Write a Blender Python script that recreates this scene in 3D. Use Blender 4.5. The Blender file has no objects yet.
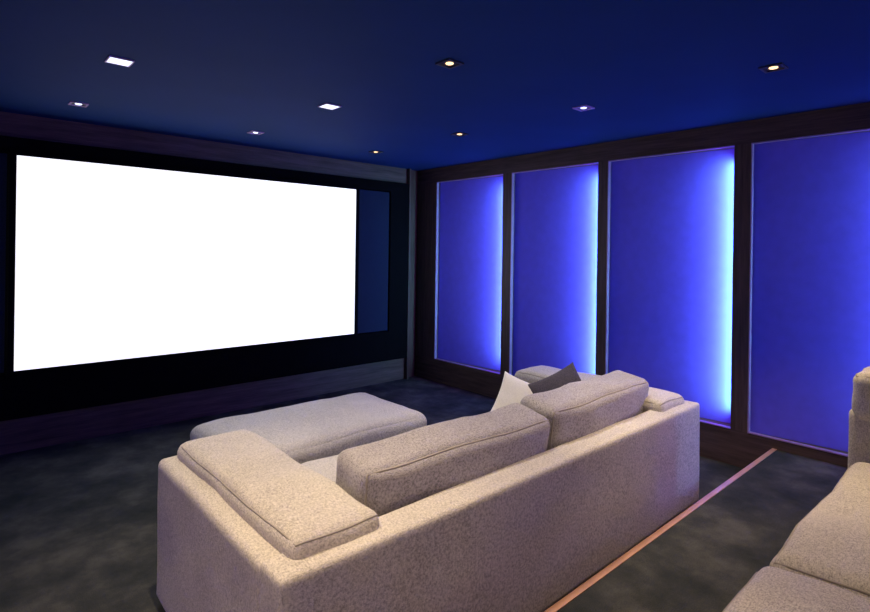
import bpy, bmesh, math, random
from mathutils import Vector, Matrix, noise
random.seed(3)
sc = bpy.context.scene
sc.view_settings.view_transform = 'Standard'
sc.view_settings.look = 'None'

# ------------------------------------------------------------ materials
def newmat(name):
    m = bpy.data.materials.new(name); m.use_nodes = True
    nt = m.node_tree; nt.nodes.clear()
    out = nt.nodes.new('ShaderNodeOutputMaterial')
    b = nt.nodes.new('ShaderNodeBsdfPrincipled')
    nt.links.new(b.outputs[0], out.inputs[0])
    return m, nt, b
def N(nt, t, **kw):
    n = nt.nodes.new(t)
    for k, v in kw.items(): setattr(n, k, v)
    return n
def coords(nt, scale=(1,1,1), rot=(0,0,0)):
    tc = N(nt, 'ShaderNodeTexCoord'); mp = N(nt, 'ShaderNodeMapping')
    mp.inputs['Scale'].default_value = scale; mp.inputs['Rotation'].default_value = rot
    nt.links.new(tc.outputs['Object'], mp.inputs[0]); return mp.outputs[0]
def noise_n(nt, vec, scale, detail=4, rough=.5):
    n = N(nt, 'ShaderNodeTexNoise'); n.inputs['Scale'].default_value = scale
    n.inputs['Detail'].default_value = detail; n.inputs['Roughness'].default_value = rough
    nt.links.new(vec, n.inputs['Vector']); return n.outputs['Fac']
def ramp(nt, fac, stops):
    r = N(nt, 'ShaderNodeValToRGB'); cr = r.color_ramp
    while len(cr.elements) < len(stops): cr.elements.new(.5)
    for e, (p, c) in zip(cr.elements, stops):
        e.position = p; e.color = (*c, 1)
    nt.links.new(fac, r.inputs[0]); return r.outputs[0]
def math_n(nt, op, a, b):
    m = N(nt, 'ShaderNodeMath', operation=op)
    for i, v in enumerate((a, b)):
        if isinstance(v, (int, float)): m.inputs[i].default_value = v
        else: nt.links.new(v, m.inputs[i])
    return m.outputs[0]
def bump(nt, b, h, strength, dist):
    bp = N(nt, 'ShaderNodeBump'); bp.inputs['Strength'].default_value = strength
    bp.inputs['Distance'].default_value = dist
    nt.links.new(h, bp.inputs['Height']); nt.links.new(bp.outputs[0], b.inputs['Normal'])

def plain(name, col, rough=.6, metal=0, spec=.5, var=0.12, vs=8):
    m, nt, b = newmat(name)
    f = noise_n(nt, coords(nt), vs)
    c = ramp(nt, f, [(.3, [x*(1-var) for x in col]), (.7, [x*(1+var) for x in col])])
    nt.links.new(c, b.inputs['Base Color'])
    b.inputs['Roughness'].default_value = rough; b.inputs['Metallic'].default_value = metal
    b.inputs['Specular IOR Level'].default_value = spec
    return m
def fabric(name, col, weave=1.0, contrast=.42):
    m, nt, b = newmat(name)
    v1 = coords(nt, (400, 100, 400)); v2 = coords(nt, (100, 400, 100))
    n1 = noise_n(nt, v1, 1, 1); n2 = noise_n(nt, v2, 1, 1)
    w = math_n(nt, 'ADD', math_n(nt, 'MULTIPLY', n1, .5), math_n(nt, 'MULTIPLY', n2, .5))
    big = noise_n(nt, coords(nt), 5, 3)
    mix = math_n(nt, 'ADD', math_n(nt, 'MULTIPLY', w, .9), math_n(nt, 'MULTIPLY', big, .1))
    c = ramp(nt, mix, [(.38, [x*(1-contrast) for x in col]), (.5, col), (.62, [min(1, x*(1+contrast*.6)) for x in col])])
    nt.links.new(c, b.inputs['Base Color'])
    b.inputs['Roughness'].default_value = .95
    b.inputs['Specular IOR Level'].default_value = .12
    b.inputs['Sheen Weight'].default_value = .1
    bump(nt, b, w, .55*weave, .0026)
    return m
def wood(name, c1, c2, axis='Z', rough=.45):
    m, nt, b = newmat(name)
    s = {'Z': (14, 14, .9), 'Y': (14, .9, 14), 'X': (.9, 14, 14)}[axis]
    v = coords(nt, s)
    n = noise_n(nt, v, 2.2, 7, .65)
    s2 = {'Z': (70, 70, 2.5), 'Y': (70, 2.5, 70), 'X': (2.5, 70, 70)}[axis]
    n2 = noise_n(nt, coords(nt, s2), 2, 3, .6)
    f = math_n(nt, 'ADD', math_n(nt, 'MULTIPLY', n, .65), math_n(nt, 'MULTIPLY', n2, .35))
    c = ramp(nt, f, [(.35, c1), (.65, c2)])
    nt.links.new(c, b.inputs['Base Color']); b.inputs['Roughness'].default_value = rough
    b.inputs['Specular IOR Level'].default_value = .3
    bump(nt, b, f, .15, .003)
    return m
def emis(name, col, s):
    m, nt, b = newmat(name)
    b.inputs['Base Color'].default_value = (*col, 1)
    b.inputs['Emission Color'].default_value = (*col, 1)
    b.inputs['Emission Strength'].default_value = s
    return m
def carpet_mat():
    m, nt, b = newmat('carpet_pile')
    v = coords(nt)
    a = noise_n(nt, v, 3.2, 6, .62); f = noise_n(nt, v, 240, 2)
    mix = math_n(nt, 'ADD', math_n(nt, 'MULTIPLY', a, .72), math_n(nt, 'MULTIPLY', f, .28))
    c = ramp(nt, mix, [(.36, (.022, .026, .029)), (.5, (.042, .045, .046)), (.64, (.088, .088, .082))])
    nt.links.new(c, b.inputs['Base Color'])
    b.inputs['Roughness'].default_value = 1; b.inputs['Specular IOR Level'].default_value = .03
    bump(nt, b, mix, .8, .012)
    return m

M_sofa = fabric('sofa_woven_linen', (.585, .55, .495))
M_back = fabric('cushion_woven_linen', (.40, .38, .385), 1.2, .5)
M_pipe = plain('sofa_piping', (.38, .35, .31), .9)
M_cream = fabric('cream_cotton', (.80, .76, .67), .4, .1)
M_taupe = fabric('taupe_velvet', (.09, .08, .10), .4)
WC = ((.045, .028, .025), (.13, .085, .073))
M_wood = wood('walnut_vertical', *WC, 'Z')
M_woodx = wood('walnut_horizontal', *WC, 'X')
M_woody = wood('walnut_horizontal_side', *WC, 'Y')
M_black = plain('black_velvet', (.004, .004, .005), .95, spec=.02)
M_bezel = plain('black_bezel', (.003, .003, .004), .9, spec=.03)
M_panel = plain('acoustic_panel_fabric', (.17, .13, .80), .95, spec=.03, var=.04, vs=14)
M_dpanel = fabric('dark_acoustic_cloth', (.012, .018, .045), .3)
M_ceil = plain('ceiling_paint', (.012, .040, .145), .75, spec=.08, var=.04, vs=2)
M_carpet = carpet_mat()
M_trim = plain('panel_edge_trim', (.42, .26, .50), .4, .3)
M_copper = plain('copper_step_nosing', (.50, .27, .18), .45, .1)
M_dark = plain('downlight_baffle', (.03, .03, .035), .4)
M_foot = plain('sofa_foot_metal', (.05, .05, .05), .4, .8)
M_screen = emis('lit_projection_screen', (1, 1, 1), 1.1)

# ------------------------------------------------------------ mesh helpers
def empty(name, loc):
    e = bpy.data.objects.new(name, None); e.location = loc
    e.empty_display_size = .1
    sc.collection.objects.link(e); return e
def link(name, me, mat, parent=None, smooth=False):
    o = bpy.data.objects.new(name, me); sc.collection.objects.link(o)
    if mat: me.materials.append(mat)
    if smooth:
        for p in me.polygons: p.use_smooth = True
    if parent:
        o.parent = parent
        o.matrix_parent_inverse = Matrix.Translation(parent.location).inverted()
    return o
def box(name, x0, x1, y0, y1, z0, z1, mat, parent=None, bevel=0, seg=3):
    me = bpy.data.meshes.new(name); bm = bmesh.new()
    bmesh.ops.create_cube(bm, size=1)
    c = Vector(((x0+x1)/2, (y0+y1)/2, (z0+z1)/2))
    for v in bm.verts:
        v.co = Vector((v.co.x*(x1-x0), v.co.y*(y1-y0), v.co.z*(z1-z0)))
    if bevel:
        bmesh.ops.bevel(bm, geom=bm.edges[:], offset=bevel, segments=seg, affect='EDGES', profile=.5)
    bm.to_mesh(me); bm.free()
    o = link(name, me, mat, None, bool(bevel))
    o.location = c
    if parent:
        o.parent = parent; o.matrix_parent_inverse = Matrix.Translation(parent.location).inverted()
    return o
def cushion(name, center, size, mat, parent=None, r=.05, crown=(.0, .0, .0), rot=(0,0,0),
            wob=.006, seed=0, piping=None, pipe_axis=1, n=26):
    """soft rounded block; crown = extra bulge along each axis"""
    hx, hy, hz = [s/2 for s in size]; H = (hx, hy, hz)
    def mapp(a, b, c):
        p = Vector((a*hx, b*hy, c*hz))
        q = Vector([max(-(h-r), min(h-r, t)) for t, h in zip(p, H)])
        d = p-q
        if d.length > 1e-9: p = q + d.normalized()*r
        fa, fb, fc = 1-a*a, 1-b*b, 1-c*c
        p.x += crown[0]*math.copysign(1, a)*abs(a)**3*(max(fb, 0)*max(fc, 0))**.6
        p.y += crown[1]*math.copysign(1, b)*abs(b)**3*(max(fa, 0)*max(fc, 0))**.6
        p.z += crown[2]*math.copysign(1, c)*abs(c)**3*(max(fa, 0)*max(fb, 0))**.6
        s = Vector((seed*3.1, seed*1.7, seed))
        p += Vector((noise.noise(p*4+s), noise.noise(p*4+s+Vector((9, 0, 0))), noise.noise(p*4+s+Vector((0, 9, 0)))))*wob*2
        p += p.normalized()*noise.noise(p*11+s)*wob*.8
        return p
    bm = bmesh.new(); cache = {}
    T = [math.sin(math.pi/2*(-1+2*i/n)) for i in range(n+1)]
    def vert(i, j, k):
        key = (i, j, k)
        if key not in cache: cache[key] = bm.verts.new(mapp(T[i], T[j], T[k]))
        return cache[key]
    for i in range(n):
        for j in range(n):
            for k, fl in ((0, 1), (n, 0)):
                for ax in range(3):
                    q = [(i, j), (i+1, j), (i+1, j+1), (i, j+1)]
                    if ax == 0: vs = [vert(k, a, b) for a, b in q]
                    elif ax == 1: vs = [vert(b, k, a) for a, b in q]
                    else: vs = [vert(a, b, k) for a, b in q]
                    if fl: vs.reverse()
                    bm.faces.new(vs)
    me = bpy.data.meshes.new(name); bm.to_mesh(me); bm.free()
    o = link(name, me, mat, None, True)
    o.location = center; o.rotation_euler = rot
    if parent:
        o.parent = parent; o.matrix_parent_inverse = Matrix.Translation(parent.location).inverted()
    if piping:
        for sgn in piping[1]:
            cu = bpy.data.curves.new(name+'_piping', 'CURVE'); cu.dimensions = '3D'
            cu.bevel_depth = piping[0]; cu.bevel_resolution = 2
            pts = []
            e = 1.0
            ring = [(-e+2*e*t/16, -e) for t in range(16)]+[(e, -e+2*e*t/16) for t in range(16)] + \
                   [(e-2*e*t/16, e) for t in range(16)]+[(-e, e-2*e*t/16) for t in range(16)]
            for a, b in ring:
                v = (a, sgn, b) if pipe_axis == 1 else ((a, b, sgn) if pipe_axis == 2 else (sgn, a, b))
                pts.append(mapp(*v))
            sp = cu.splines.new('POLY'); sp.points.add(len(pts)-1); sp.use_cyclic_u = True
            for p, q in zip(sp.points, pts): p.co = (*q, 1)
            po = bpy.data.objects.new(name+'_piping', cu); sc.collection.objects.link(po)
            cu.materials.append(M_pipe); po.parent = o
    return o
def throw_pillow(name, loc, size, th, yaw, tilt, spin, mat, seed=0):
    n = 28; bm = bmesh.new(); g = {}
    for s in (1, -1):
        for i in range(n+1):
            for j in range(n+1):
                a = math.sin(math.pi/2*(-1+2*i/n)); b = math.sin(math.pi/2*(-1+2*j/n))
                edge = i in (0, n) or j in (0, n)
                if edge and s == -1: g[(i, j, s)] = g[(i, j, 1)]; continue
                k = 1-.09*(1-b*b)*abs(a)**2; l = 1-.09*(1-a*a)*abs(b)**2
                z = th/2*(max(0, (1-a*a)*(1-b*b)))**.42*s
                p = Vector((a*size/2*k, b*size/2*l, z))
                p.z += noise.noise(p*9+Vector((seed, 0, 0)))*.012*(0 if edge else 1)
                g[(i, j, s)] = bm.verts.new(p)
    for s in (1, -1):
        for i in range(n):
            for j in range(n):
                vs = [g[(i, j, s)], g[(i+1, j, s)], g[(i+1, j+1, s)], g[(i, j+1, s)]]
                if s == -1: vs.reverse()
                try: bm.faces.new(vs)
                except ValueError: pass
    me = bpy.data.meshes.new(name); bm.to_mesh(me); bm.free()
    o = link(name, me, mat, None, True)
    rm = math.radians
    o.matrix_world = Matrix.Translation(loc) @ Matrix.Rotation(rm(yaw), 4, 'Z') @ Matrix.Rotation(rm(tilt), 4, 'X') @ Matrix.Rotation(rm(spin), 4, 'Z')
    return o
def area(name, loc, direction, sx, sy, power, col, parent=None, spread=180):
    l = bpy.data.lights.new(name, 'AREA'); l.shape = 'RECTANGLE'; l.size = sx; l.size_y = sy
    l.energy = power; l.color = col; l.spread = math.radians(spread)
    o = bpy.data.objects.new(name, l); sc.collection.objects.link(o)
    d = Vector(direction).normalized(); z = -d
    y = Vector((0, 0, 1)) if abs(d.z) < .9 else Vector((0, 1, 0))
    x = y.cross(z).normalized(); y = z.cross(x)
    mat = Matrix((x, y, z)).transposed().to_4x4(); mat.translation = loc
    if parent:
        o.parent = parent; o.matrix_parent_inverse = Matrix.Translation(parent.location).inverted()
    o.matrix_basis = mat
    return o

# ------------------------------------------------------------ dimensions
XR, YS, XL, YB = 4.45, 5.27, -1.8, -2.6
CZ = 2.60; PH = .20; PY = 1.267

# ------------------------------------------------------------ room shell
box('floor', XL-.2, XR+.3, YB-.2, YS+.2, -.1, 0, M_carpet)
box('floor_platform', XL, XR, YB, PY-.03, 0, PH, M_carpet)
box('trim_1', XL, XR, PY-.03, PY, 0, PH+.004, M_copper)
box('ceiling', XL-.2, XR+.3, YB-.2, YS+.2, CZ, CZ+.1, M_ceil)
box('wall_screen', XL-.2, XR+.3, YS, YS+.15, 0, CZ, M_wood)
box('wall_back', XL-.2, XR+.3, YB-.15, YB, 0, CZ, M_wood)
box('wall_right', XR+.15, XR+.25, YB, YS, 0, CZ, M_woody)
box('wall_left', XL-.25, XL-.15, YB, YS, 0, CZ, M_woody)

def side_wall(side, panels, pcol, ccol, pw, cw, lit=True):
    s = 1 if side == 'right' else -1
    X = XR if s > 0 else XL
    def bx(name, d0, d1, y0, y1, z0, z1, mat, par=None, bevel=0):
        a, b = X+s*d0, X+s*d1
        return box(name, min(a, b), max(a, b), y0, y1, z0, z1, mat, par, bevel)
    par = empty('wall_%s_paneling' % side, (X, 2, 0))
    zb, zt = .27, 2.43
    bx('top_rail', 0, .15, YB, YS, zt, CZ, M_woody, par)
    bx('bottom_rail', 0, .15, YB, YS, 0, zb, M_woody, par)
    edges = [YS]+[v for p in panels for v in (p[1], p[0])]+[YB]
    for i in range(0, len(edges), 2):
        bx('stile', 0, .15, edges[i+1], edges[i], zb, zt, M_wood, par)
    for i, (y0, y1) in enumerate(panels):
        e = empty('backlit_wall_panel', (X, (y0+y1)/2, (zb+zt)/2))
        bm = bmesh.new(); n = 24; rows = []
        for k in range(n+1):
            t = k/n; y = y0+.002+(y1-y0-.004)*t
            d = .135-.085*t**1.2
            rows.append([bm.verts.new((X+s*dd, y, z)) for dd, z in ((d, zb+.002), (d, zt-.002), (d+.012, zt-.002), (d+.012, zb+.002))])
        for a, b in zip(rows, rows[1:]):
            for q in range(4): bm.faces.new((a[q], b[q], b[(q+1) % 4], a[(q+1) % 4]))
        bm.faces.new(rows[0]); bm.faces.new(rows[-1][::-1])
        bmesh.ops.recalc_face_normals(bm, faces=bm.faces)
        me = bpy.data.meshes.new('fabric_face'); bm.to_mesh(me); bm.free()
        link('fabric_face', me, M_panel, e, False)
        w = .008
        for nm, a0, a1, z0, z1 in (('edge_bottom', y0, y1, zb, zb+w), ('edge_top', y0, y1, zt-w, zt),
                                   ('edge_far', y1-w, y1, zb+w, zt-w)):
            bx(nm, -.006, .03, a0, a1, z0, z1, M_trim, e)
        bx('led_channel', .02, .09, y0+.001, y0+.008, zb+.05, zt-.05, M_trim, e)
        if lit:
            area('led_core', (X+s*.09, y0+.012, (zb+zt)/2), (s*.35, 1, 0), .04, 1.95, cw, ccol, e, 110)
            area('led_wash', (X+s*.035, y0+.012, (zb+zt)/2), (s*.15, 1, 0), .05, 1.95, pw, pcol, e)

RP = [(3.855, 4.914), (2.708, 3.730), (1.548, 2.606), (.37, 1.430), (-.80, .25), (-1.97, -.92)]
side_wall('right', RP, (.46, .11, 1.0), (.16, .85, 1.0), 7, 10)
side_wall('left', RP, (.16, .14, .8), (.05, .4, 1.0), 2.5, 1.2)  # off-camera wall; its LED lamps are added for blue-teal ambient from the left

# ------------------------------------------------------------ screen wall
F0 = YS-.06
sf = empty('screen_surround', (1.9, YS, 1.3))
fx0, fx1, fz0, fz1 = -1.2, 4.24, .27, 2.41
sx0, sx1, sz0, sz1 = .395, 3.45, .64, 2.272
box('backing', fx0, fx1, YS-.03, YS-.001, fz0, fz1, M_black, sf)
box('border_top', fx0, fx1, F0-.02, YS-.03, sz1+.02, fz1, M_black, sf)
box('border_bottom', fx0, fx1, F0-.02, YS-.03, fz0, sz0-.02, M_black, sf)
box('border_right', 3.96, fx1, F0-.02, YS-.03, sz0-.02, sz1+.02, M_black, sf)
box('border_left', fx0, -.12, F0-.02, YS-.03, sz0-.02, sz1+.02, M_black, sf)
box('side_cloth_right', 3.50, 3.95, F0, YS-.03, sz0-.01, sz1+.01, M_dpanel, sf)
box('side_cloth_left', -.11, .34, F0, YS-.03, sz0-.01, sz1+.01, M_dpanel, sf)
ps = empty('projection_screen', (1.94, YS-.1, 1.45))
box('screen_surface', sx0, sx1, F0-.04, F0-.021, sz0, sz1, M_screen, ps)
bz = .04
box('bezel_right', sx1, sx1+bz, F0-.05, F0-.021, sz0-bz, sz1+bz, M_bezel, ps)
box('bezel_left', sx0-bz, sx0, F0-.05, F0-.021, sz0-bz, sz1+bz, M_bezel, ps)
box('bezel_top', sx0, sx1, F0-.05, F0-.021, sz1, sz1+bz, M_bezel, ps)
box('bezel_bottom', sx0, sx1, F0-.05, F0-.021, sz0-bz, sz0, M_bezel, ps)
box('trim_2', fx1, fx1+.02, F0-.03, YS-.001, 0, CZ, M_wood)
box('trim_3', XL, fx1, YS-.03, YS-.001, fz1, CZ, M_woodx)
box('baseboard_screen', XL, fx1, YS-.03, YS-.001, 0, fz0, M_woodx)

# ------------------------------------------------------------ downlights
WARM = (1, .73, .46); COOL = (.45, .62, 1)
def downlight(x, y, kind):
    e = empty('recessed_downlight', (x, y, CZ))
    s = .055 if kind != 'panel' else .06
    z0 = CZ-.008
    if kind == 'panel':
        m = emis('downlight_glass', (.80, .86, 1), 1.3)
        box('glass', x-s+.006, x+s-.006, y-s+.006, y+s-.006, z0+.001, CZ, m, e)
        t = .007
    else:
        c = {'warm': (1, .62, .30), 'cool': (.7, .8, 1), 'violet': (.5, .55, 1)}[kind]
        box('baffle', x-s+.013, x+s-.013, y-s+.013, y+s-.013, CZ-.002, CZ-.0005, M_dark, e)
        m = emis('lamp_glow', c, 2.4)
        bm = bmesh.new(); bmesh.ops.create_uvsphere(bm, u_segments=20, v_segments=10, radius=.022)
        for v in bm.verts: v.co.z *= .25
        me = bpy.data.meshes.new('lamp'); bm.to_mesh(me); bm.free()
        o = link('lamp', me, m, None, True); o.location = (x, y, CZ-.003); o.parent = e
        o.matrix_parent_inverse = Matrix.Translation(e.location).inverted()
        t = .014
    mt = M_dark if kind in ('warm',) else M_trim
    box('rim_a', x-s, x+s, y-s, y-s+t, z0, CZ-.0005, mt, e)
    box('rim_b', x-s, x+s, y+s-t, y+s, z0, CZ-.0005, mt, e)
    box('rim_c', x-s, x-s+t, y-s+t, y+s-t, z0, CZ-.0005, mt, e)
    box('rim_d', x+s-t, x+s, y-s+t, y+s-t, z0, CZ-.0005, mt, e)
    return e
def spot(e, power, col, ang=75, blend=.8, aim=(0, 0)):
    l = bpy.data.lights.new('beam', 'SPOT'); l.energy = power; l.color = col
    l.spot_size = math.radians(ang); l.spot_blend = blend; l.shadow_soft_size = .03
    o = bpy.data.objects.new('beam', l); sc.collection.objects.link(o)
    o.parent = e; o.location = (0, 0, -.02); o.rotation_euler = (aim[0], aim[1], 0)
cols = (.69, 1.99, 3.27, -.56); rows_ = (4.55, 3.33, 2.11, .95)  # last column: unseen downlights, added to light the sofa's outer side and carpet
K = {(0, 0): 'cool', (0, 1): 'panel', (0, 2): 'panel', (0, 3): 'warm',
     (1, 0): 'cool', (1, 1): 'panel', (1, 2): 'warm', (1, 3): 'warm',
     (2, 0): 'warm', (2, 1): 'warm', (2, 2): 'violet', (2, 3): 'warm',
     (3, 1): 'cool', (3, 2): 'warm', (3, 3): 'warm'}
P = {(0, 0): (5, COOL), (0, 1): (26, (.9, .9, 1)), (0, 2): (110, (1, .78, .55)), (0, 3): (75, WARM),
     (1, 0): (4, COOL), (1, 1): (60, (1, .9, .8)), (1, 2): (75, (1, .84, .72)), (1, 3): (70, WARM),
     (2, 0): (3, WARM), (2, 1): (8, WARM), (2, 2): (70, (1, .9, .88)), (2, 3): (125, (1, .74, .42)),
     (3, 1): (12, COOL), (3, 2): (60, WARM), (3, 3): (95, WARM)}
for (i, j), k in K.items():
    e = downlight(cols[i], rows_[j], k)
    spot(e, P[(i, j)][0], P[(i, j)][1], 100 if i == 3 and j > 1 else 78)

# ------------------------------------------------------------ sofas
def sofa(x0, x1, y0, y1, zf, h, splits, pad_top, seat_top, back_tops, seed, padx=.07, padw=.34, armf=0, seatf=0):
    e = empty('sofa', ((x0+x1)/2, (y0+y1)/2, zf))
    aw = .27; bt = .15
    cushion('back_shell', ((x0+x1)/2, y0+bt/2, zf+(.035+h)/2), (x1-x0, bt, h-.035), M_sofa, e, r=.022, wob=.002, seed=seed, n=30)
    for nm, a in (('arm_left', x0), ('arm_right', x1-aw)):
        cushion(nm, (a+aw/2, (y0+bt+y1+armf)/2-.01, zf+(.035+h)/2-.002), (aw, y1+armf-y0-bt+.02, h-.04), M_sofa, e, r=.03, wob=.002, seed=seed+1, n=30)
    box('base', x0+aw-.01, x1-aw+.01, y0+bt-.01, y1-.06+seatf, zf+.06, zf+.30, M_sofa, e, .02)
    for i, (fx, fy) in enumerate(((x0+.1, y0+.1), (x1-.1, y0+.1), (x0+.1, y1-.1), (x1-.1, y1-.1))):
        box('foot_%d' % (i+1), fx-.03, fx+.03, fy-.03, fy+.03, zf, zf+.045, M_foot, e)
    for nm, a in (('arm_pad_left', x0+padx), ('arm_pad_right', x1-padx-padw)):
        cushion(nm, (a+padw/2, (y0+.065+y1-.02+armf)/2, zf+(h-.04+pad_top)/2), (padw, y1+armf-y0-.085, pad_top-h+.04), M_sofa, e,
                r=min(.05, (pad_top-h+.04)/2-.005), crown=(.0, 0, .02), wob=.006, seed=seed+2+a,
                piping=(.0035, (1,)), pipe_axis=2)
    for i, (a, b) in enumerate(zip(splits[0], splits[0][1:])):
        cushion('seat_cushion_%d' % (i+1), ((a+b)/2, (y0+bt+y1+seatf)/2+.03, zf+(.28+seat_top)/2), (b-a-.005, y1+seatf-y0-bt+.05, seat_top-.28-.02),
                M_sofa, e, r=.06, crown=(0, 0, .035), wob=.008, seed=seed+5+i, piping=(.004, (1,)), pipe_axis=2)
    for i, (a, b) in enumerate(zip(splits[1], splits[1][1:])):
        bt_ = back_tops[i]; hh = bt_-seat_top+.02
        cushion('back_cushion_%d' % (i+1), ((a+b)/2, y0+bt+.15, zf+bt_-hh/2-.01), (b-a-.01, .24, hh),
                M_back, e, r=.05, crown=(0, .035, .006), rot=(math.radians(7), 0, math.radians((-1, 1.5)[i % 2])), wob=.008,
                seed=seed+9+i, piping=(.005, (-1,)), pipe_axis=1)
    return e
sofa(.71, 3.555, 1.41, 2.62, 0, .66, ([.975, 2.12, 3.285], [1.12, 2.20, 3.24]), .715, .48, (.83, .85), 1, seatf=-.10)
sofa(.20, 3.54, -.62, .53, PH, .66, ([.50, 1.98, 3.26], [.60, 1.98, 3.24]), .85, .44, (.87, .87), 21, .03, .30, .08)

# ottoman
o = empty('ottoman', (1.87, 3.26, 0))
cushion('ottoman_top', (1.87, 3.26, .345), (1.38, .82, .21), M_sofa, o, r=.07, crown=(0, 0, .035), wob=.007, seed=40)
cushion('ottoman_base', (1.87, 3.26, .15), (1.34, .78, .24), M_sofa, o, r=.03, wob=.002, seed=41)
for i, (fx, fy) in enumerate(((1.31, 2.96), (2.44, 2.96), (1.31, 3.56), (2.44, 3.56))):
    box('foot_%d' % (i+1), fx-.03, fx+.03, fy-.03, fy+.03, 0, .06, M_foot, o)

# throw pillows in the far corner of the sofa
throw_pillow('throw_pillow', (2.78, 2.23, .60), .35, .13, -45, 58, -22, M_cream, 2)
throw_pillow('throw_pillow', (2.95, 2.03, .655), .36, .12, -50, 66, 28, M_taupe, 5)

# ------------------------------------------------------------ world, camera
w = bpy.data.worlds.new('room_ambient'); sc.world = w; w.use_nodes = True
w.node_tree.nodes['Background'].inputs[0].default_value = (.05, .08, .2, 1)
w.node_tree.nodes['Background'].inputs[1].default_value = .1

cam = bpy.data.cameras.new('camera'); co = bpy.data.objects.new('camera', cam); sc.collection.objects.link(co)
f = 543.0; cam.sensor_width = 36; cam.lens = 36*f/870; cam.shift_y = -56/870; cam.clip_start = .02
yaw = math.radians(42.06); roll = math.radians(0.8)
F = Vector((math.sin(yaw), math.cos(yaw), 0)); R = Vector((math.cos(yaw), -math.sin(yaw), 0)); Z = Vector((0, 0, 1))
cx = R*math.cos(roll)+Z*math.sin(roll); cy = Z*math.cos(roll)-R*math.sin(roll); cz = -F
mt = Matrix((cx, cy, cz)).transposed().to_4x4(); mt.translation = (0, 0, 1.6)
co.matrix_world = mt
sc.camera = co
